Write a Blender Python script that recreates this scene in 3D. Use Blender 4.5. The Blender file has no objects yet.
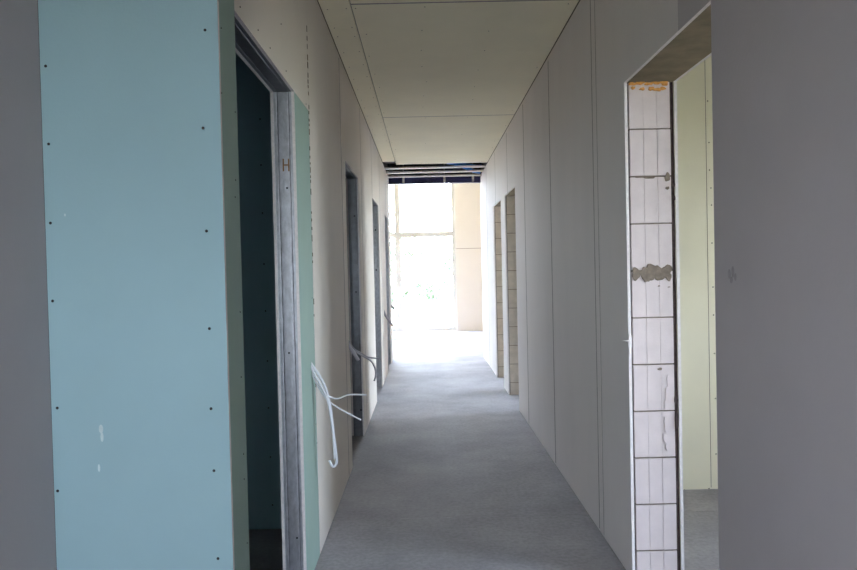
import bpy, bmesh, math, random
from mathutils import Vector, Matrix
random.seed(7)
S = bpy.context.scene
C = S.collection
F = 725.0; VPX, VPY = 426.0, 270.5; ROLL = math.radians(1.3)
EYE = 1.34
XL, XR, ZC = -0.531, 0.847, 2.751          # corridor wall planes and ceiling
# ------------------------------------------------------------------ materials
def node_mat(name, col, rough=.9, metal=0.0, var=.06, scale=6.0, bump=.0, bscale=120.0, spec=.3, stretch=None):
    m = bpy.data.materials.new(name); m.use_nodes = True
    nt = m.node_tree; b = nt.nodes['Principled BSDF']
    b.inputs['Roughness'].default_value = rough; b.inputs['Metallic'].default_value = metal
    b.inputs['Specular IOR Level'].default_value = spec
    tc = nt.nodes.new('ShaderNodeTexCoord'); mp = nt.nodes.new('ShaderNodeMapping')
    nt.links.new(tc.outputs['Object'], mp.inputs['Vector'])
    if stretch: mp.inputs['Scale'].default_value = stretch
    n = nt.nodes.new('ShaderNodeTexNoise'); n.inputs['Scale'].default_value = scale
    n.inputs['Detail'].default_value = 6; n.inputs['Roughness'].default_value = .6
    nt.links.new(mp.outputs['Vector'], n.inputs['Vector'])
    r = nt.nodes.new('ShaderNodeValToRGB')
    r.color_ramp.elements[0].position = .3; r.color_ramp.elements[1].position = .7
    lo = [max(0, c*(1-var)) for c in col]; hi = [min(1, c*(1+var)) for c in col]
    r.color_ramp.elements[0].color = (*lo, 1); r.color_ramp.elements[1].color = (*hi, 1)
    nt.links.new(n.outputs['Fac'], r.inputs['Fac']); nt.links.new(r.outputs['Color'], b.inputs['Base Color'])
    if bump:
        n2 = nt.nodes.new('ShaderNodeTexNoise'); n2.inputs['Scale'].default_value = bscale; n2.inputs['Detail'].default_value = 4
        bp = nt.nodes.new('ShaderNodeBump'); bp.inputs['Strength'].default_value = bump; bp.inputs['Distance'].default_value = .004
        nt.links.new(mp.outputs['Vector'], n2.inputs['Vector'])
        nt.links.new(n2.outputs['Fac'], bp.inputs['Height']); nt.links.new(bp.outputs['Normal'], b.inputs['Normal'])
    return m
M = {}
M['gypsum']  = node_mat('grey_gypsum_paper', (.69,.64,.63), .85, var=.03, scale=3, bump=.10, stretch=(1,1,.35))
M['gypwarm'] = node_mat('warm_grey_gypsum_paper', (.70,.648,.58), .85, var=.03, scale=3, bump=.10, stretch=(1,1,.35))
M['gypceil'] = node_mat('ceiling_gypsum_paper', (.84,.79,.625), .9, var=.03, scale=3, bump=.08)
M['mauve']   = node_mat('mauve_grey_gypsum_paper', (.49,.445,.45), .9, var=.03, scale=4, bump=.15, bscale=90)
M['green']   = node_mat('green_gypsum_paper', (.37,.54,.585), .85, var=.03, scale=2.5, bump=.10)
M['greenside'] = node_mat('greyish_green_gypsum_paper', (.32,.43,.375), .85, var=.04, scale=3, bump=.10)  # darker, greyer green than the front board
M['olive']   = node_mat('pale_olive_gypsum_paper', (.74,.69,.54), .9, var=.03, scale=3, bump=.08)
M['cream']   = node_mat('cream_gypsum_paper', (.64,.58,.52), .9, var=.02, scale=2)
M['edge']    = node_mat('white_gypsum_core', (.80,.75,.73), .95, var=.08, scale=60, bump=.3, bscale=200)
M['stud']    = node_mat('dark_wall_cavity', (.10,.085,.075), .9, var=.2, scale=10)
M['plaster'] = node_mat('plain_wall_plaster', (.66,.63,.58), .9, var=.05, scale=3)
M['block']   = node_mat('white_block', (.66,.575,.56), .9, var=.05, scale=14, bump=.15, bscale=160)
M['dustyblock'] = node_mat('dusty_beige_block', (.62,.54,.45), .9, var=.12, scale=12, bump=.2, bscale=120)
M['mortar']  = node_mat('grey_mortar', (.22,.175,.135), .95, var=.25, scale=40, bump=.4)
M['gap']     = node_mat('dark_joint', (.09,.065,.06), .95, var=.3, scale=40)
M['foam']    = node_mat('orange_foam', (.68,.34,.10), .9, var=.25, scale=50, bump=.5)
M['lintel']  = node_mat('brown_raw_concrete', (.22,.175,.115), .95, var=.22, scale=9, bump=.3, bscale=60)
M['filler']  = node_mat('brownish_joint_filler', (.34,.31,.295), .95, var=.2, scale=30)
M['screw']   = node_mat('black_screw', (.025,.022,.022), .6, var=.1)
M['steel']   = node_mat('galvanised_steel', (.50,.51,.54), .40, .85, var=.22, scale=45, bump=.12, bscale=70, stretch=(1,1,.5))
M['darksteel'] = node_mat('shade_dark_galvanised_steel', (.17,.175,.19), .38, .8, var=.2, scale=20)  # galvanised steel darkened to carry shade in its colour
M['rust']    = node_mat('rusty_punched_steel', (.30,.17,.09), .7, .3, var=.2, scale=60)
M['hole']    = node_mat('punched_hole', (.01,.01,.012), .9)
M['navy']    = node_mat('navy_painted_steel', (.05,.05,.14), .45, .2, var=.15, scale=6)
M['white']   = node_mat('lit_white_metal', (.75,.72,.68), .6, var=.04)  # white hangers; on the galvanised channels this white imitates hall light
M['blue']    = node_mat('blue_plastic', (.05,.30,.90), .4, var=.1)
M['cable']   = node_mat('white_cable_sheath', (.66,.66,.69), .5, var=.05, scale=20)
M['cablegrey'] = node_mat('grey_cable_sheath', (.42,.41,.46), .5, var=.05, scale=20)
M['frame']   = node_mat('white_window_frame', (.48,.455,.42), .5, var=.02)
M['slab']    = node_mat('void_shade_concrete', (.045,.045,.05), .95, var=.2, scale=5)  # near-black colour carries the shade of the ceiling void
M['terrace'] = node_mat('pale_terrace_paving', (.86,.69,.42), .95, var=.06, scale=3)  # sunlit warmth put into the colour to send warm bounce indoors
M['earth'] = node_mat('brown_earth', (.20,.18,.09), .95, var=.2, scale=3)
M['lawn']    = node_mat('dry_grass', (.10,.10,.05), .95, var=.25, scale=8)
M['leaf']    = node_mat('light_green_leaves', (.13,.17,.09), .7, var=.35, scale=2)
M['bark']    = node_mat('grey_bark', (.25,.2,.16), .95, var=.2, scale=12)
M['dust']    = node_mat('white_chalk_scuff', (.62,.72,.72), .95, var=.1, scale=30)

def floor_mat():
    m = bpy.data.materials.new('dusty_grey_screed'); m.use_nodes = True
    nt = m.node_tree; b = nt.nodes['Principled BSDF']; b.inputs['Roughness'].default_value = .8
    b.inputs['Specular IOR Level'].default_value = .2
    tc = nt.nodes.new('ShaderNodeTexCoord')
    def noise(s, d, r=.6):
        n = nt.nodes.new('ShaderNodeTexNoise'); n.inputs['Scale'].default_value = s; n.inputs['Detail'].default_value = d
        n.inputs['Roughness'].default_value = r; nt.links.new(tc.outputs['Object'], n.inputs['Vector']); return n
    a = noise(1.6, 8, .65); c = noise(45, 5)
    r1 = nt.nodes.new('ShaderNodeValToRGB'); e = r1.color_ramp.elements
    e[0].position = .3; e[0].color = (.265,.248,.258,1); e[1].position = .72; e[1].color = (.42,.395,.405,1)
    r2 = nt.nodes.new('ShaderNodeValToRGB'); e = r2.color_ramp.elements
    e[0].position = .32; e[0].color = (.80,.80,.80,1); e[1].position = .62; e[1].color = (1,1,1,1)
    mx = nt.nodes.new('ShaderNodeMix'); mx.data_type = 'RGBA'; mx.blend_type = 'MULTIPLY'; mx.inputs[0].default_value = 1
    nt.links.new(a.outputs['Fac'], r1.inputs['Fac']); nt.links.new(c.outputs['Fac'], r2.inputs['Fac'])
    nt.links.new(r1.outputs['Color'], mx.inputs[6]); nt.links.new(r2.outputs['Color'], mx.inputs[7])
    nt.links.new(mx.outputs[2], b.inputs['Base Color'])
    bp = nt.nodes.new('ShaderNodeBump'); bp.inputs['Strength'].default_value = .25; bp.inputs['Distance'].default_value = .004
    nt.links.new(c.outputs['Fac'], bp.inputs['Height']); nt.links.new(bp.outputs['Normal'], b.inputs['Normal'])
    return m
M['floor'] = floor_mat()
def glass_mat():
    m = bpy.data.materials.new('clear_window_glass'); m.use_nodes = True; nt = m.node_tree
    nt.nodes.remove(nt.nodes['Principled BSDF'])
    t = nt.nodes.new('ShaderNodeBsdfTransparent'); t.inputs['Color'].default_value = (.95,.97,.96,1)
    g = nt.nodes.new('ShaderNodeBsdfGlossy'); g.inputs['Roughness'].default_value = .02
    mx = nt.nodes.new('ShaderNodeMixShader'); mx.inputs[0].default_value = .06
    nt.links.new(t.outputs[0], mx.inputs[1]); nt.links.new(g.outputs[0], mx.inputs[2])
    nt.links.new(mx.outputs[0], nt.nodes['Material Output'].inputs[0]); return m
M['glass'] = glass_mat()
# ------------------------------------------------------------------ helpers
def link(name, bm, mats, parent=None, smooth=False):
    me = bpy.data.meshes.new(name); bmesh.ops.recalc_face_normals(bm, faces=bm.faces)
    bm.to_mesh(me); bm.free()
    for m in (mats if isinstance(mats, (list, tuple)) else [mats]): me.materials.append(M[m])
    if smooth:
        for p in me.polygons: p.use_smooth = True
    o = bpy.data.objects.new(name, me); C.objects.link(o)
    if parent: o.parent = parent
    return o
def tag(o, label=None, cat=None, group=None, kind=None):
    if label: o['label'] = label
    if cat: o['category'] = cat
    if group: o['group'] = group
    if kind: o['kind'] = kind
    return o
def empty(name, loc=(0,0,0)):
    o = bpy.data.objects.new(name, None); o.location = loc; C.objects.link(o); return o
def add_box(bm, x0, x1, y0, y1, z0, z1, mi=0):
    vs = [bm.verts.new((x, y, z)) for x in (x0, x1) for y in (y0, y1) for z in (z0, z1)]
    for idx in ((0,1,3,2),(4,6,7,5),(0,4,5,1),(2,3,7,6),(0,2,6,4),(1,5,7,3)):
        f = bm.faces.new([vs[i] for i in idx]); f.material_index = mi
def box(name, mat, x0, x1, y0, y1, z0, z1, parent=None, bevel=0):
    bm = bmesh.new(); add_box(bm, x0, x1, y0, y1, z0, z1)
    if bevel: bmesh.ops.bevel(bm, geom=bm.edges[:], offset=bevel, segments=2, affect='EDGES')
    return link(name, bm, mat, parent)
def grid_slab(name, axis, rects, holes, t0, t1, mats, parent=None, wobble=0.0):
    """plate of thickness t0..t1 along `axis`, covering rects minus holes; second material on the cut edges"""
    us = sorted({u for r in rects+holes for u in r[:2]}); vs_ = sorted({v for r in rects+holes for v in r[2:]})
    def inside(u, v, r): return r[0] < u < r[1] and r[2] < v < r[3]
    fill = {}
    for i in range(len(us)-1):
        for j in range(len(vs_)-1):
            u, v = (us[i]+us[i+1])/2, (vs_[j]+vs_[j+1])/2
            fill[i,j] = any(inside(u,v,r) for r in rects) and not any(inside(u,v,h) for h in holes)
    bm = bmesh.new(); cache = {}
    def P(i, j, t):
        k = (i,j,t)
        if k not in cache:
            u, v = us[i], vs_[j]
            co = {'x':(t,u,v), 'y':(u,t,v), 'z':(u,v,t)}[axis]
            cache[k] = bm.verts.new(co)
        return cache[k]
    for (i,j), on in fill.items():
        if not on: continue
        for t in (t0, t1): bm.faces.new([P(i,j,t),P(i+1,j,t),P(i+1,j+1,t),P(i,j+1,t)])
        for di,dj,a,b in ((-1,0,(i,j),(i,j+1)),(1,0,(i+1,j),(i+1,j+1)),(0,-1,(i,j),(i+1,j)),(0,1,(i,j+1),(i+1,j+1))):
            if not fill.get((i+di,j+dj), False):
                f = bm.faces.new([P(*a,t0),P(*b,t0),P(*b,t1),P(*a,t1)])
                if isinstance(mats,(list,tuple)) and len(mats) > 1: f.material_index = 1
    return link(name, bm, mats, parent)
def catmull(pts, n=8):
    P = [Vector(p) for p in pts]; P = [2*P[0]-P[1]] + P + [2*P[-1]-P[-2]]; out = []
    for i in range(1, len(P)-2):
        for k in range(n):
            t = k/n; a,b,c,d = P[i-1:i+3]
            out.append(.5*((2*b)+(c-a)*t+(2*a-5*b+4*c-d)*t*t+(3*b-a-3*c+d)*t**3))
    out.append(P[-2]); return out
def tube_bm(bm, pts, r, seg=8, r_end=None):
    rings = []; up = Vector((.3,.2,.93))
    for i, p in enumerate(pts):
        d = (pts[min(i+1,len(pts)-1)]-pts[max(i-1,0)]).normalized()
        a = d.cross(up)
        if a.length < 1e-3: a = d.cross(Vector((1,0,0)))
        a.normalize(); b = d.cross(a); rr = r if r_end is None else r+(r_end-r)*i/(len(pts)-1)
        rings.append([bm.verts.new(p+rr*(math.cos(2*math.pi*k/seg)*a+math.sin(2*math.pi*k/seg)*b)) for k in range(seg)])
    for q, s in zip(rings, rings[1:]):
        for k in range(seg): bm.faces.new([q[k],q[(k+1)%seg],s[(k+1)%seg],s[k]])
    bm.faces.new(rings[0]); bm.faces.new(rings[-1][::-1])
# camera model (used for the camera itself and to measure photograph points on real planes)
dY = Vector((VPX-428.5, 285-VPY, -F)).normalized()
dZ = Vector((-math.sin(ROLL), math.cos(ROLL), 0)); dZ = (dZ - dZ.dot(dY)*dY).normalized()
dX = dY.cross(dZ)
W2C = Matrix((dX, dY, dZ)).transposed()                # columns: world axes in camera space
C2W = W2C.transposed()
def ray(px, py): return C2W @ Vector((px-428.5, 285-py, -F))
def on_x(px, py, x): d = ray(px,py); t = x/d.x; return Vector((x, d.y*t, EYE+d.z*t))
def on_y(px, py, y): d = ray(px,py); t = y/d.y; return Vector((d.x*t, y, EYE+d.z*t))
def on_z(px, py, z): d = ray(px,py); t = (z-EYE)/d.z; return Vector((d.x*t, d.y*t, z))
_screw = {}
def screw(parent, p, axis, r=.0042):
    key = (axis, r)
    if key not in _screw:
        bm = bmesh.new()
        mat = {'x':Matrix.Rotation(math.pi/2,4,'Y'), 'y':Matrix.Rotation(math.pi/2,4,'X'), 'z':Matrix.Identity(4)}[axis]
        bmesh.ops.create_cone(bm, cap_ends=True, segments=10, radius1=r, radius2=r*.75, depth=.0016, matrix=mat)
        o = link('screw', bm, 'screw', parent); o.location = p; _screw[key] = o; return o
    o = _screw[key].copy(); o.parent = parent; o.location = p; C.objects.link(o); return o
# ------------------------------------------------------------------ openings: (y0, y1, top)
HL, HR = 2.097, 2.108
LD = [(2.09,3.03,HL),(4.93,5.88,HL),(7.42,8.35,HL),(9.63,10.45,HL)]
RD = [(2.125,3.05,HR),(6.79,7.66,HR),(8.08,8.93,HR)]
YE = 11.0                                              # corridor end
YW = 15.8                                              # far window wall
BT = .0125
# openings to the outside get real frames and panes
def window(name, label, axis, t, u0, u1, z0, z1, posts=(), transoms=(), depth=.07, fw=.06):
    root = tag(empty(name),label,'window',kind='structure')
    bm = bmesh.new()
    def bar(ua,ub,za,zb):
        if axis == 'y': add_box(bm,ua,ub,t,t+depth,za,zb)
        else: add_box(bm,t,t+depth,ua,ub,za,zb)
    bar(u0,u1,z1-fw,z1); bar(u0,u1,z0,z0+fw); bar(u0,u0+fw,z0+fw,z1-fw); bar(u1-fw,u1,z0+fw,z1-fw)
    o = link('window_frame',bm,'frame',root)
    cuts = [u0+fw/2]+sorted(posts)+[u1-fw/2]
    for p in posts:
        bm = bmesh.new(); bar(p-.06,p+.06,z0+fw,z1-fw); link('mullion',bm,'frame',root)
    for zt in transoms:
        for a,b in zip(cuts,cuts[1:]):
            bm = bmesh.new(); bar(a+.03+(.03 if a in posts else 0),b-.03-(.03 if b in posts else 0),zt-.055,zt+.055); link('transom',bm,'frame',root)
    zs = [z0+fw/2]+list(transoms)+[z1-fw/2]
    for a,b in zip(cuts,cuts[1:]):
        for c,d in zip(zs,zs[1:]):
            bm = bmesh.new()
            if axis == 'y': add_box(bm,a,b,t+.03,t+.036,c,d)
            else: add_box(bm,t+.03,t+.036,a,b,c,d)
            link('pane',bm,'glass',root)
    return root
def portal(loc, rot, sx, sy):
    L = bpy.data.lights.new('daylight_portal','AREA'); L.shape = 'RECTANGLE'; L.size = sx; L.size_y = sy
    L.cycles.is_portal = True
    o = bpy.data.objects.new('daylight_portal',L); o.location = loc; o.rotation_euler = rot; C.objects.link(o)
# ------------------------------------------------------------------ floor / ceiling / slabs
fl = grid_slab('floor','z',[(-5.2,5.2,-4.2,3.896),(-5.2,5.2,3.900,16.0)],[],-.10,0,['floor'])
tag(fl,'dusty grey concrete screed floor running down the corridor','floor',kind='structure')
box('screed_joint','gap',-5.1,5.1,3.896,3.900,-.09,-.003,fl)
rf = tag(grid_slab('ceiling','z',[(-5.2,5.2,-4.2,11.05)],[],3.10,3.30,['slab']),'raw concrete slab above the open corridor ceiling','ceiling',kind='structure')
tag(box('ceiling_hall','gypceil',-5.2,5.2,11.05,16.0,4.2,4.4),'high pale ceiling of the bright end room','ceiling',kind='structure')
# suspended gypsum ceiling of the corridor and of the space the camera stands in
gc = empty('ceiling_corridor',(0,3,ZC)); tag(gc,'suspended plasterboard ceiling with a seam across it above the corridor','ceiling',kind='structure')
def under(o, parent):                                  # parent an object built in world coordinates
    o.parent = parent; o.matrix_parent_inverse = Matrix.Translation(parent.location).inverted(); return o
cy = [-3.5,-.6,1.05,3.85,6.68,9.64]; boards_c = []
for a,b in zip(cy, cy[1:]):
    x0 = -1.0 if b <= 1.06 else -.366
    if b > 3 and b < 9: under(box('joint_filler','filler',x0+.003,XR-.006,b-.008,b+.008,ZC-.0004,ZC+.003),gc)
    o = box('ceiling_board','gypceil',x0+.002,XR-.005,a+.0015,b-.0015,ZC,ZC+BT); under(o,gc); boards_c.append(o)
o = box('ceiling_board','gypceil',-.99,-.369,1.0515,1.90,ZC,ZC+BT); under(o,gc)
for a,b in ((1.93,4.2),(4.2,6.7),(6.7,9.27)):
    o = box('ceiling_strip_board','gypceil',XL+.009,-.3675,a+.0015,b-.0015,ZC-.016,ZC+.004); under(o,gc)
    n = 0
    for x in (XL+.04,-.39):
        y = a+.12
        while y < min(b,8): s = screw(o,(x,y,ZC-.0165),'z',.0036); y += .31+random.uniform(-.02,.02)
o = box('ceiling_strip_channel','stud',XL+.03,-.375,9.262,9.56,ZC+.006,ZC+.034); under(o,gc); o['label']='dark channel end'
for k,(a,b) in enumerate(zip(cy,cy[1:])):
    if b < 3: continue
    for x in (-.34,.02,.42,.80):
        y = a+.06
        while y < b-.02:
            if x in (-.34,) or random.random() < .62: screw(boards_c[k],(x+random.uniform(-.02,.02),y,ZC-.0005),'z',.0038)
            y += .42+random.uniform(-.05,.05)
# ------------------------------------------------------------------ corridor left wall
def solid_wall(name, label, axis, rects, holes, t0, t1, mats, cat='wall'):
    return tag(grid_slab(name,axis,rects,holes,t0,t1,mats),label,cat,kind='structure')
def holes_of(ds, pad): return [(a-pad,b+pad,-.1,h+pad) for a,b,h in ds]
TL = .100
wl = solid_wall('wall_left','long beige plasterboard partition down the left side of the corridor','x',
    [(2.03,YE,0,3.10)], holes_of(LD,.045), XL-TL+BT, XL-BT, ['stud'])
ZB = 2.746
def board(parent, axis, rect, holes, t0, t1, mats, name='gypsum_board', label=None):
    o = grid_slab(name,axis,[rect],holes,t0,t1,mats,parent)
    if label: o['label'] = label
    return o
g = .0012
hl = holes_of(LD,0)
# green strip before the first door, beige panel over it, green strip beyond it, beige boards on
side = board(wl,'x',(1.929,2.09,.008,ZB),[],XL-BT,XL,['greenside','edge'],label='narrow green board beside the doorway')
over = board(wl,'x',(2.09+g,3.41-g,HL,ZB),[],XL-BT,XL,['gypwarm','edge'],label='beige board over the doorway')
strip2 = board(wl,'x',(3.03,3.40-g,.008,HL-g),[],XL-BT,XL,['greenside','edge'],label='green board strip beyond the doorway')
seamL = [3.41,4.70,6.15,7.40,8.65,9.90,YE]
for a,b in zip(seamL,seamL[1:]):
    board(wl,'x',(a+g,b-g,.008,ZB),hl,XL-BT,XL,['gypwarm','edge'])
    if a > 4: grid_slab('joint_filler','x',[(a-.010,a+.010,.02,2.72)],hl,XL-.002,XL+.0006,['filler'],wl)
for a,b in ((2.05,4.6),(4.6,7.2),(7.2,YE)):
    board(wl,'x',(a,b,.008,ZB),hl,XL-TL,XL-TL+BT,['green','edge'],name='inner_board')
for px,py in ((221,28),(221.5,93),(223,162),(224,211),(235,112),(235.5,180),(235,197),(240,312),(241,377),(226,402),(243.5,454),(229,470),(244,479),(230.5,491),(247,543)):
    p = on_x(px,py,XL)
    if 1.93 < p.y < 2.085: screw(side,(XL+.0006,p.y,p.z),'x',.0025)
for px,py in ((240,7),(281,24),(270,48),(258,30),(286,71)): 
    p = on_x(px,py,XL); screw(over,(XL+.0006,p.y,p.z),'x',.0030)
for px,py in ((316,424),(318.6,463),(317,443),(306,104),(312,298)):
    p = on_x(px,py,XL)
    if p.y < 3.40: screw(strip2,(XL+.0006,p.y,p.z),'x',.0028)
# rough torn filler beads along the seam
bm = bmesh.new(); z = .6
while z < 2.5:
    h = random.uniform(.008,.03)
    if random.random() < (.85 if z > 1.7 else .35):
        add_box(bm, XL-.001, XL+.0015, 3.402+random.uniform(-.004,.002), 3.412+random.uniform(-.003,.005), z, z+h)
    z += h+random.uniform(.006,.03)
link('seam_damage',bm,'mortar',wl)['label']='row of dark torn paper marks along the seam'
# ------------------------------------------------------------------ front return with the green board
wf = solid_wall('wall_front_left','narrow wall facing the camera clad in one blue-green board','y',[(-1.10,XL-.002,0,3.10)],[],1.9275,2.03,['stud'])
front = board(wf,'y',(-.9992,XL+.0005,.008,ZB),[],1.915,1.9275,['green','edge'],label='blue-green moisture board with black screws')
for px,py in ((205,30),(203,128),(206.5,231),(209.4,328.6),(211,408.7),(214,470.7),(218,558.6),(45.6,66),(48.6,144),(50.4,223),(52.6,301),(57.2,408),(57.6,491)):
    p = on_y(px,py,1.915); screw(front,(p.x,1.9146,p.z),'y',.0043)
bm = bmesh.new()
for px,py,w,h in ((101,429,2.2,4.5),(102,437,1.6,5),(99,468,1.2,4),(45+20,215,0.8,1.5)):
    p = on_y(px,py,1.915); k = 1.915/F
    bmesh.ops.create_circle(bm, cap_ends=True, segments=9, radius=1, matrix=Matrix.Translation((p.x,1.9148,p.z)) @ Matrix.Rotation(math.pi/2,4,'X') @ Matrix.Diagonal((w*k,h*k,1,1)))
bmesh.ops.solidify(bm, geom=bm.faces[:], thickness=.0004)
link('scuff_mark',bm,'dust',wf)['label']='faint white scuff marks'
FW = (-2.4,-1.4,1.0,2.2)  # added opening, out of view, for light on the right wall
wfl = solid_wall('wall_front_side','mauve grey board wall at the left edge of the picture','x',[(-3.6,1.9275,0,3.10)],[FW],-1.10,-1.0-BT,['stud'])
window('window_7','unseen window added in the left wall to light the right wall','x',-1.085,*FW,posts=(-1.9,))
portal((-1.15,(FW[0]+FW[1])/2,(FW[2]+FW[3])/2),(0,-math.pi/2,0),FW[3]-FW[2],FW[1]-FW[0])
for a,b in ((-3.5,-2.2),(-2.2,-.95),(-.95,.3),(.3,1.55),(1.55,1.9155)):
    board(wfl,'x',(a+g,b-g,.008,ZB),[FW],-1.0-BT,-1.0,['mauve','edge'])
# ------------------------------------------------------------------ corridor right wall (block masonry, boards both sides)
XB0, XB1, XI = .866, 1.038, 1.068
wr = solid_wall('wall_right','long grey plasterboard wall down the right side of the corridor','x',
    [(-3.6,YE-.002,0,3.10)], [(a-.0,b+.26,-.1,h+.12) for a,b,h in RD], XB0, XB1, ['stud'])
hr = holes_of(RD,0)
seamR = [-3.5,-2.65,-1.37,-.12,1.13,2.40,3.63,4.87,6.14,7.39,8.64,9.89,YE]
for a,b in zip(seamR,seamR[1:]):
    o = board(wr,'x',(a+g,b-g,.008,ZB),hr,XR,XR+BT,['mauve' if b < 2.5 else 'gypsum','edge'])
for y in (3.63,4.87,6.14):       # filled joint band: a shallow taped strip
    if y == 3.63: box('joint_tape','gypsum',XR-.0012,XR+.002,y-.085,y-.012,.02,2.70,wr)
for y,w in ((3.63,.014),(3.54,.008),(4.87,.026),(6.14,.030),(7.39,.026),(8.64,.026),(9.89,.026)):
    grid_slab('joint_filler','x',[(y-w/2,y+w/2,.02,2.72)],hr,XR-.0006,XR+.002,['filler'],wr)
for a,b in ((-3.5,-1),(-1,1.9),(1.9,4.2),(4.2,6.5),(6.5,YE)):
    board(wr,'x',(a,b,.008,ZB),hr,XI-BT,XI,['olive','edge'],name='inner_board')
def masonry(y0, y1, top, zoff=.13):
    """block courses seen in a door reveal: each block face has two vertical grooves, mortar lies recessed behind"""
    bm = bmesh.new(); w = XB1-XB0; z = zoff-.198
    while z < top-.02:
        za, zb = max(z+.003,.002), min(z+.195,top-.001)
        j = random.uniform(-.0015,.0015); n = 3; gw = .0007
        for k in range(n):
            xa = XB0+w*k/n+(gw if k else 0); xb = XB0+w*(k+1)/n-(gw if k < n-1 else 0)
            add_box(bm, xa, xb, y0+j, y1, za, zb, 0)
        add_box(bm, XB0+.002, XB1-.002, y0+.0016, y1, za, zb, 0)
        z += .198
    bmesh.ops.bevel(bm, geom=bm.edges[:], offset=.0012, segments=1, affect='EDGES')
    add_box(bm, XB0+.003, XB1-.003, y0+.006, y1, .001, top-.001, 1)
    add_box(bm, XR+BT+.0005, XB0-.0005, y0+.012, y1, .001, top, 2)      # dark gap behind outer board
    add_box(bm, XB1+.0005, XI-BT-.0005, y0+.012, y1, .001, top, 2)      # and behind inner board
    return link('masonry',bm,['block' if y0 < 4 else 'dustyblock','mortar','gap'],wr)
for a,b,h in RD:
    o = masonry(b,b+.258,h); o['label'] = 'white grooved blocks with grey joints in the doorway reveal'
    box('lintel','lintel',XR+BT+.001,XI-BT-.001,a-.0,b+.258,h,h+.118,wr)['label'] = 'brown raw concrete lintel'
# mortar blotch, foam, drips on the first reveal
YR = 3.048
def blob(bm, cx, cz, rx, rz, y, th, jag=.25, n=18, mi=0):
    ph = [random.uniform(0,6.28) for _ in range(3)]; f=[];b=[]
    for k in range(n):
        t = 2*math.pi*k/n; q = 1+jag*(math.sin(2*t+ph[0])*.5+math.sin(3*t+ph[1])*.4+math.sin(5*t+ph[2])*.3)
        f.append(bm.verts.new((cx+rx*q*math.cos(t)*.93, y-th, cz+rz*q*math.sin(t)*.93))); b.append(bm.verts.new((cx+rx*q*math.cos(t), y+.002, cz+rz*q*math.sin(t))))
    bm.faces.new(f).material_index = mi
    for k in range(n): bm.faces.new([f[k],f[(k+1)%n],b[(k+1)%n],b[k]]).material_index = mi
def blobs(name, mat, lst, th, label, jag=.25):
    bm = bmesh.new(); k = YR/F
    for px,py,rx,ry in lst:
        p = on_y(px,py,YR); blob(bm,p.x,p.z,rx*k,ry*k,YR,th*random.uniform(.8,1.2),jag)
    o = link(name,bm,mat,wr); o['label'] = label
blobs('mortar_blotch','mortar',[(636,274,4.4,6),(645,273,4,6.5),(652,272,6.5,7.5),(659,273,7,7.5),(667,271,5.2,6.5),(669,277,3,3.5),(642,273,3,3),(647,279,3,3.5)],.003,'brown mortar blotch smeared on the blocks')
blobs('mortar_speck','mortar',[(667.5,177,3,4.2),(667.5,188,1.7,1.8),(659,286,1.2,.7),(669,287,1.3,.6),(660,369,2.2,1.4),(650,177.5,6,1.2),(640,177,5,.9)],.002,'small mortar specks on the blocks')
blobs('foam_line','foam',[(632,84,3.4,1.6),(640,83,4.5,1.8),(648,84,3.5,1.4),(656,83,4,1.5),(664,83,4.5,2.2),(633,88,2.4,1.2),(642,89,3.2,1.2),(651,88.5,3,1.7),(657,89.5,4,1.8),(663,88.5,3,1.4)],.006,'orange expanding foam under the lintel',.4)
blobs('plaster_drip','block',[(667,393,1.3,7),(665.5,405,1,4),(666,425,1.5,8),(665,438,1.8,5),(668,380,1.2,5),(667,447,1.2,4)],.0008,'pale plaster run on the blocks',.4)
blobs('gap_filler','gap',[(673.5,185,1.5,3),(674,198,1.4,2.6),(676,400,1.6,4),(677,420,1.4,9)],.004,'dark smears in the board gap',.15)
bm = bmesh.new(); p = on_x(629,341,XR)
tube_bm(bm, catmull([(p.x+.004,p.y,p.z),(p.x-.012,p.y-.004,p.z+.002),(p.x-.026,p.y+.002,p.z+.003)],5), .004, 7, .0012)
blob(bm, XR+.006, p.z-.01, .008, .045, 3.05, .006, .15)
link('plaster_dab',bm,'edge',wr)['label'] = 'white plaster dab on the board edge'
box('switch_box','darksteel',XR-.004,XR+.01,10.50,10.57,.86,.95,wr)['label'] = 'small dark socket cut-out'
M['stain'] = node_mat('grey_smudge', (.37,.33,.335), .95, var=.15, scale=40)
bm = bmesh.new()
for px,py,w,h in ((729.5,274,1.6,5),(733,272,1.5,6),(735.5,277,1.2,4),(731.5,280,1.6,3.5)):
    p = on_x(px,py,XR); k = p.y/F
    bmesh.ops.create_circle(bm, cap_ends=True, segments=10, radius=1, matrix=Matrix.Translation((XR-.0004,p.y,p.z)) @ Matrix.Rotation(math.pi/2,4,'Y') @ Matrix.Diagonal((h*k,w*k*2.2,1,1)))
bmesh.ops.solidify(bm, geom=bm.faces[:], thickness=.0003)
link('smudge',bm,'stain',wr)['label'] = 'faint grey smudge on the near right wall'
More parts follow.
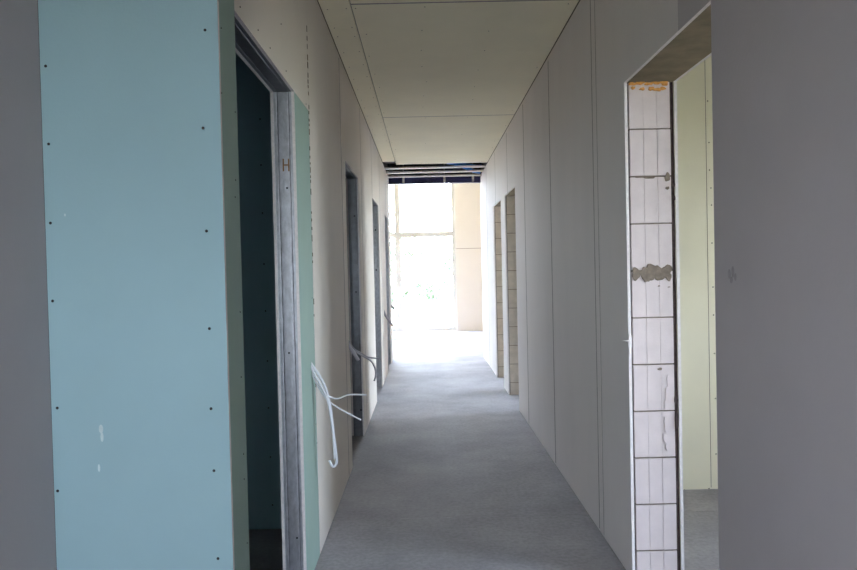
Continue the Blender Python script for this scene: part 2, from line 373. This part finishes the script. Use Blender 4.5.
# ------------------------------------------------------------------ galvanised door frames on the left
def channel_bm(w, depth, length, lip=.006):
    """open C profile along local z, web at y=0 facing -y, width along x, flanges run back"""
    bm = bmesh.new(); t = .0025
    hw = w/2
    prof = [(-hw,depth),(-hw,0),(-hw+.010,0),(-hw+.014,.002),(-hw+.018,0),(hw-.018,0),(hw-.014,.002),(hw-.010,0),(hw,0),(hw,depth)]
    inner = [(-hw+t,depth),(-hw+t,t),(-hw+.010,t),(-hw+.014,(.002+t)),(-hw+.018,t),(hw-.018,t),(hw-.014,(.002+t)),(hw-.010,t),(hw-t,t),(hw-t,depth)]
    ring = prof+inner[::-1]; n = len(ring)
    lo = [bm.verts.new((x,y,0)) for x,y in ring]; hi = [bm.verts.new((x,y,length)) for x,y in ring]
    for k in range(n): bm.faces.new([lo[k],lo[(k+1)%n],hi[(k+1)%n],hi[k]])
    m = n//2
    for r in (lo,hi):
        for k in range(m-1): bm.faces.new([r[k],r[k+1],r[n-2-k],r[n-1-k]])
    return bm
xc = XL-TL/2; wch = TL-2*BT
labels = ['galvanised steel frame of the nearest left doorway beside the green board',
          'steel frame, shade in its colour, of the second left doorway past the hanging white cables',
          'bluish steel frame of the third left doorway from the camera',
          'thin steel frame of the farthest left doorway nearest the bright end room']
for i,(a,b,h) in enumerate(LD):
    r = empty('door_frame',(xc,(a+b)/2,0)); tag(r,labels[i],'door frame')
    if i: r['group'] = 'steel frames of the doorways deeper in the corridor'
    L = h-.004
    far = link('stud',channel_bm(wch,.042,L),'steel' if i != 1 else 'darksteel'); far.location = (xc,b+.001,0.003)  # second far stud takes the steel darkened for shade
    near = link('stud',channel_bm(wch,.042,L),'steel'); near.rotation_euler = (0,0,math.pi); near.location = (xc,a-.001,0.003)
    head = link('header_track',channel_bm(wch,.042,b-a+.08),'darksteel')  # shade under the header is put into the track colour
    head.matrix_world = Matrix.Translation((xc,a-.04,h+.001)) @ Matrix(((1,0,0,0),(0,0,1,0),(0,1,0,0),(0,0,0,1)))
    for o in (far,near,head):
        mw = o.matrix_world.copy() if o is head else None
        o.parent = r; o.matrix_parent_inverse = Matrix.Translation(r.location).inverted()
        if mw: o.matrix_basis = mw
    def dot(px, py, rad, name='punched_hole', mat='hole'):
        p = on_y(px,py,b); bm = bmesh.new()
        bmesh.ops.create_cone(bm, cap_ends=True, segments=12, radius1=rad, radius2=rad, depth=.001, matrix=Matrix.Translation((p.x,b+.0008,p.z)) @ Matrix.Rotation(math.pi/2,4,'X'))
        o = link(name,bm,mat); o.parent = far; o.matrix_parent_inverse = (Matrix.Translation(r.location)@Matrix.Translation(-Vector(r.location))@Matrix.Translation(far.location)).inverted(); return o
    if i == 0:
        for q in ((287,188),(289,353),(297,538)): dot(*q,.0042)
        p = on_y(286,165,b); bm = bmesh.new(); y0 = b-.0006
        for dx in (-.011,.011): add_box(bm,p.x+dx-.0028,p.x+dx+.0028,y0,y0+.002,p.z-.026,p.z+.026)
        add_box(bm,p.x-.0083,p.x+.0083,y0,y0+.002,p.z-.003,p.z+.003)
        o = link('punched_mark',bm,'rust'); o.parent = far; o.matrix_parent_inverse = Matrix.Translation(far.location).inverted(); o['label'] = 'rusty H shaped punched mark'
    elif i == 1:
        for q in ((354.5,216),(356,268),(356,292),(361,410)): dot(*q,.007)
        bm = bmesh.new(); p = on_y(355.5,268,b); add_box(bm,p.x-.018,p.x+.018,b-.02,b+.001,p.z-.03,p.z+.03)
        bmesh.ops.bevel(bm, geom=bm.edges[:], offset=.006, segments=2, affect='EDGES')
        o = link('bracket',bm,'darksteel'); o.parent = far; o.matrix_parent_inverse = Matrix.Translation(far.location).inverted()
    elif i == 2:
        for q in ((375.5,230),(376.3,270)): dot(*q,.009)
# ------------------------------------------------------------------ rooms behind the doors (left: windowless wet rooms)
box_wall = lambda name,label,x0,x1,y0,y1,z0,z1,mat: tag(box(name,mat,x0,x1,y0,y1,z0,z1),label,'wall',kind='structure')
wb1 = box_wall('wall_left_room','dark green board wall seen through the nearest left doorway',-3.6,XL-TL-.001,3.79,3.90,0,3.1,'green')
for px,py in ((260,119),(261,165),(262.5,213),(264,264),(265.5,311),(267.5,361),(268.5,408),(270.5,457),(272.5,505)):
    p = on_y(px,py,3.79); screw(wb1,(p.x,3.7894,p.z),'y',.0045)
box_wall('wall_left_room','front wall closing the nearest left room',-3.7,-1.101,1.93,2.03,0,3.1,'green')
box_wall('wall_left_room','partition between second and third left rooms',-3.6,XL-TL-.001,6.60,6.70,0,3.1,'greenside')
box_wall('wall_left_room','partition between third and farthest left rooms',-3.6,XL-TL-.001,9.0,9.1,0,3.1,'greenside')
# outer walls
RW = [(.95,2.15,.95,2.20),(7.0,7.86,.05,2.5),(8.9,10.2,.05,2.5)]     # right room windows (y0,y1,z0,z1)
solid_wall('wall_right_outer','outer wall of the rooms on the right','x',[(-3.7,YE,0,3.1)],RW,3.6,3.8,['plaster'])
for k,(a,b,c,d) in enumerate(RW):
    window('window_%d'%(k+2),'window of a side room on the right','x',3.66,a,b,c,d,posts=((a+b)/2,))
    portal((3.85,(a+b)/2,(c+d)/2),(0,math.pi/2,0),d-c,b-a)
wbr = box_wall('wall_right_room','pale olive board wall seen through the nearest right doorway',XI+.001,3.599,4.29,4.40,0,3.1,'olive')
for px,py in ((707.6,101),(709,142.5),(709.5,170),(711,188),(711.5,205),(712,243),(713,287),(713.5,315),(714.5,353.5),(715.5,398.5),(716,454),(709,488.5),(684.5,490)):
    p = on_y(px,py,4.29); screw(wbr,(p.x,4.2894,p.z),'y',.0042)
bm = bmesh.new(); add_box(bm,1.668,1.671,4.2885,4.291,.01,2.74); link('board_seam',bm,'mortar',wbr)
box_wall('wall_right_room','wall closing the nearest right room',XI+.001,3.599,.8,.9,0,3.1,'plaster')
box_wall('wall_right_room','partition between second and third right rooms',XI+.001,3.599,7.94,8.04,0,3.1,'plaster')
solid_wall('wall_left_outer','outer wall of the rooms on the left','x',[(1.93,YE,0,3.1)],[],-3.8,-3.6,['plaster'])
# hall at the corridor end
solid_wall('wall_hall_near','wall of the bright end room around the corridor mouth','y',[(-5.2,5.2,0,4.2)],[(XL-TL,XI,-.1,2.70)],YE,YE+.1,['cream'])
HW = (-3.10,.655,.02,3.70)
wh = solid_wall('wall_far','cream board wall beside the tall window at the far end','y',[(-5.2,5.2,0,4.2)],[HW],YW,YW+.25,['cream'])
bm = bmesh.new(); add_box(bm,.66,5.1,YW-.001,YW+.002,1.795,1.805); link('board_seam',bm,'mortar',wh)
w1 = window('window_1','tall white framed window glowing with daylight at the corridor end','y',YW+.06,*HW,posts=(-.60,-1.85),transoms=(2.13,),depth=.08,fw=.07)
portal((-1.22,YW+.3,1.86),(math.radians(-90),0,0),3.7,3.65)
SW = (13.0,14.4,.9,2.3)
solid_wall('wall_hall_left','left wall of the bright end room','x',[(YE+.1,YW,0,4.2)],[SW],-5.2,-5.0,['cream'])
solid_wall('wall_hall_right','right wall of the bright end room','x',[(YE+.1,YW,0,4.2)],[],5.0,5.2,['cream'])
window('window_5','side window of the end room on its left','x',-5.14,*SW,posts=(13.7,))
portal((-5.3,13.7,1.6),(0,-math.pi/2,0),1.45,1.45)
# space behind the camera
BW = (-.65,.50,1.0,2.2)
solid_wall('wall_back','wall with a window behind the camera','y',[(-1.1,3.8,0,3.1)],[BW],-3.7,-3.5,['plaster'])
window('window_6','window behind the camera','y',-3.64,*BW,posts=(-.07,))
portal((-.07,-3.8,1.6),(math.radians(90),0,0),1.2,1.25)
# ------------------------------------------------------------------ open ceiling void at the corridor end
for k,(y,z) in enumerate(((9.93,2.742),(10.28,2.728),(10.62,2.715))):
    bm = bmesh.new(); t = .0012
    add_box(bm,XL+.004,XR-.004,y,y+.10,z,z+t); add_box(bm,XL+.004,XR-.004,y,y+t,z+t,z+.020); add_box(bm,XL+.004,XR-.004,y+.10-t,y+.10,z+t,z+.020)
    o = link('ceiling_channel',bm,'white')  # white lightens the galvanised steel as if lit from the end room
    tag(o,['bare ceiling channel next to the end of the corridor plasterboard','middle one of three bare ceiling channels spanning the corridor','bare ceiling channel next to the navy beam at the corridor end'][k],'ceiling channel','bare steel channels under the open ceiling void')
bm_ = empty('steel_beam',((XL+XR)/2,10.9,2.64)); tag(bm_,'navy steel beam across the corridor mouth below the open ceiling void','beam')
def kid(o, par): return under(o, par)
bm = bmesh.new()
for a in ((10.84,10.96,2.640,2.648),(10.84,10.96,2.742,2.75)): add_box(bm,XL+.003,XR-.003,*a)
add_box(bm,XL+.003,XR-.003,10.865,10.873,2.648,2.742)
kid(link('beam_profile',bm,'navy'),bm_)
for px in (403.5,444.5,473):
    p = on_y(px,181,10.86); bm = bmesh.new(); add_box(bm,p.x-.016,p.x+.016,10.855,10.8645,2.655,2.735)
    add_box(bm,p.x-.002,p.x+.002,10.857,10.861,2.735,3.09)
    kid(link('hanger_bracket',bm,'white'),bm_)
box_wall('wall_void_back','wall closing the void above the beam, coloured dark for shade',XL-TL,XI,10.975,10.999,2.76,3.1,'slab')
def pipe(label, pts, r, mat):
    bm = bmesh.new(); tube_bm(bm,catmull(pts,8),r,10); tag(link('conduit',bm,mat,smooth=True),label,'conduit')
pipe('blue conduit dropping towards the right wall in the open ceiling void',[(.05,9.75,2.90),(.30,9.9,2.81),(.55,10.05,2.795),(.75,10.3,2.80),(.83,10.6,2.85)],.022,'blue')
pipe('blue conduit curving above the navy beam on the right side',[(.40,10.3,2.86),(.58,10.6,2.84),(.72,10.75,2.80),(.835,10.8,2.78)],.026,'blue')
# ------------------------------------------------------------------ cables coming out of the left wall
def cable(label, pix, r, mat, y, spread=0.0, group=None):
    pts = []
    for k,(px,py) in enumerate(pix):
        p = on_y(px,py,y+spread*k)
        if k == 0: p.x = XL-.01
        pts.append(p)
    bm = bmesh.new(); tube_bm(bm,catmull(pts,6),r,8)
    o = link('electric_cable',bm,mat,smooth=True); tag(o,label,'cable',group)
ycab = on_x(311.5,363,XL).y
GC = 'cables hanging out of the left wall'
cable('thick white cable hanging lowest, ending in a small hook',[(309,361),(314,368),(318.5,374.5),(325.5,388),(330.5,409),(334,438),(336.6,459),(335.5,465),(332.5,466),(329.5,460.5)],.0066,'cable',ycab,0,GC)
cable('white cable running alongside the hooked one and cut off above its end',[(309,363),(315,375),(322,388),(328,402),(332,425),(334,445),(334.5,459)],.0052,'cable',ycab-.012,0,GC)
cable('thin white cable bending out level from the hooked bundle',[(309,366),(312.5,375),(320,388.5),(329.5,396.5),(338,398.6),(349,394.6),(366.5,395)],.0037,'cable',ycab+.012,0,GC)
cable('thin white cable slanting down to a tip right of the hooked bundle',[(309,365),(314,378),(322,393),(331,403),(346.5,412.5),(361,420)],.0037,'cable',ycab+.022,0,GC)
y2 = 4.90
cable('grey cable arching down in front of the wall past second doorway',[(346,339.5),(352,349),(362,355.5),(371,361),(375.2,369),(375.6,376),(374.3,381)],.006,'cablegrey',y2,0,GC)
cable('grey cable reaching level past the second doorway frame',[(346,340),(354,348.5),(362,353.5),(369,357.5),(380.5,358.4)],.005,'cablegrey',y2+.02,0,GC)
cable('short thick grey cable drooping at the edge of second doorway',[(346,341),(350,347.5),(354.5,354),(358.5,360.5)],.012,'cablegrey',y2-.012,0,GC)
cable('short grey cable stub slanting down before the farthest left doorway',[(382.3,310),(385.5,315.5),(389.5,321.5),(393.8,326)],.014,'cablegrey',9.0,0,GC)
cable('tiny cable stub high beyond the farthest left doorway',[(389.6,305),(392.5,307),(394.4,309)],.018,'cablegrey',10.7,0,GC)
cable('tiny pale cable stub low beyond the farthest left doorway',[(389.6,339.6),(393.5,339.2),(398.5,340)],.009,'cable',10.8,0,GC)
# ------------------------------------------------------------------ outside
tag(grid_slab('ground_added_dark','z',[(-60,60,-60,-3.75)],[],-.25,-.11,['earth']),'unseen dark earth added behind the building to weaken bounced light','ground',kind='structure')  # dark ground added out of view to cut bounce on the green board
tag(grid_slab('ground','z',[(-40,40,-3.75,24)],[],-.25,-.11,['terrace']),'pale paved ground outside the windows','ground',kind='structure')
tag(grid_slab('ground_lawn','z',[(-60,60,24,80)],[],-.25,-.10,['lawn']),'dry lawn beyond the terrace','ground',kind='structure')
def foliage(r, h, n, size):
    bm = bmesh.new()
    for _ in range(n):
        t = random.uniform(0,2*math.pi); ph = math.acos(random.uniform(-1,1)); q = random.uniform(.55,1)**.5
        lump = 1+.25*math.sin(3*t)*math.sin(2*ph)
        c = Vector((r*q*lump*math.sin(ph)*math.cos(t), r*q*lump*math.sin(ph)*math.sin(t), h*(.5+.5*q*math.cos(ph))))
        a = Vector((random.gauss(0,1),random.gauss(0,1),random.gauss(0,1))).normalized(); b = a.orthogonal().normalized()
        s = size*random.uniform(.6,1.3); m = a.cross(b)*s*.12
        v = [bm.verts.new(c+x) for x in (-a*s, b*s*.45+m, a*s, -b*s*.45+m)]
        bm.faces.new(v)
    return bm
def shrub(loc, r, h, n, label):
    t = tag(empty('garden_shrub',loc),label,'shrub','shrubs beyond the terrace')
    o = link('foliage',foliage(r,h,n,.11),'leaf',t)
    bm = bmesh.new()
    for k in range(4):
        a = k*1.6; tube_bm(bm,[Vector((0,0,-.02)),Vector((.15*math.cos(a),.15*math.sin(a),h*.3)),Vector((.4*r*math.cos(a),.4*r*math.sin(a),h*.65))],.035,6,.012)
    link('stem',bm,'bark',t); 
def tree(loc, r, h, n, label):
    t = tag(empty('garden_tree',loc),label,'tree','trees behind the shrubs')
    o = link('foliage',foliage(r,h*.7,n,.16),'leaf',t); o.location = (0,0,h*.3)
    bm = bmesh.new(); tube_bm(bm,[Vector((0,0,-.05)),Vector((.03,.02,h*.3)),Vector((-.05,.04,h*.75))],.12,8,.04); link('trunk',bm,'bark',t)
for x,y,r,h,n,l in ((-1.35,31,.9,1.9,900,'leafy green shrub at the left of the window view'),(.3,35,.9,1.75,900,'low green shrub in the middle of the window view'),
                  (2.0,31.5,.8,1.5,700,'small green shrub at the right of the window view'),(-3.6,33,1.1,2.1,900,'green shrub left of the window mullion')):
    shrub((x,y,-.1),r,h,n,l)
for x,y,r,h,n,l in ((-1.6,40,1.7,3.6,1500,'pale green tree behind the shrubs left of centre'),(2.4,43,1.6,3.2,1300,'pale green tree behind the shrubs at right'),(-5.6,43,2.0,3.9,1300,'pale green tree hidden partly by the window mullion')):
    tree((x,y,-.1),r,h,n,l)
# ------------------------------------------------------------------ sky and camera
w = bpy.data.worlds.new('World'); S.world = w; w.use_nodes = True
nt = w.node_tree; bg = nt.nodes['Background']
tc = nt.nodes.new('ShaderNodeTexCoord'); sep = nt.nodes.new('ShaderNodeSeparateXYZ'); rp = nt.nodes.new('ShaderNodeValToRGB')
nt.links.new(tc.outputs['Generated'],sep.inputs[0]); nt.links.new(sep.outputs['Z'],rp.inputs['Fac'])
rp.color_ramp.elements[0].position = 0; rp.color_ramp.elements[0].color = (.84,.90,1,1)
rp.color_ramp.elements[1].position = .7; rp.color_ramp.elements[1].color = (.52,.66,1,1)
nt.links.new(rp.outputs['Color'],bg.inputs['Color']); bg.inputs['Strength'].default_value = 60.0
cam = bpy.data.cameras.new('Camera'); co = bpy.data.objects.new('Camera',cam); C.objects.link(co)
cam.sensor_fit = 'HORIZONTAL'; cam.sensor_width = 36.0; cam.lens = F*36/857; cam.clip_start = .02; cam.clip_end = 300
mw = C2W.to_4x4(); mw.translation = (0,0,EYE); co.matrix_world = mw
S.camera = co
S.view_settings.view_transform = 'Standard'; S.view_settings.look = 'None'; S.view_settings.gamma = 1
S.view_settings.exposure = 0.0; S.view_settings.use_curve_mapping = False
S.cycles.max_bounces = 16; S.cycles.diffuse_bounces = 10; S.cycles.transparent_max_bounces = 16
S.cycles.use_denoising = True
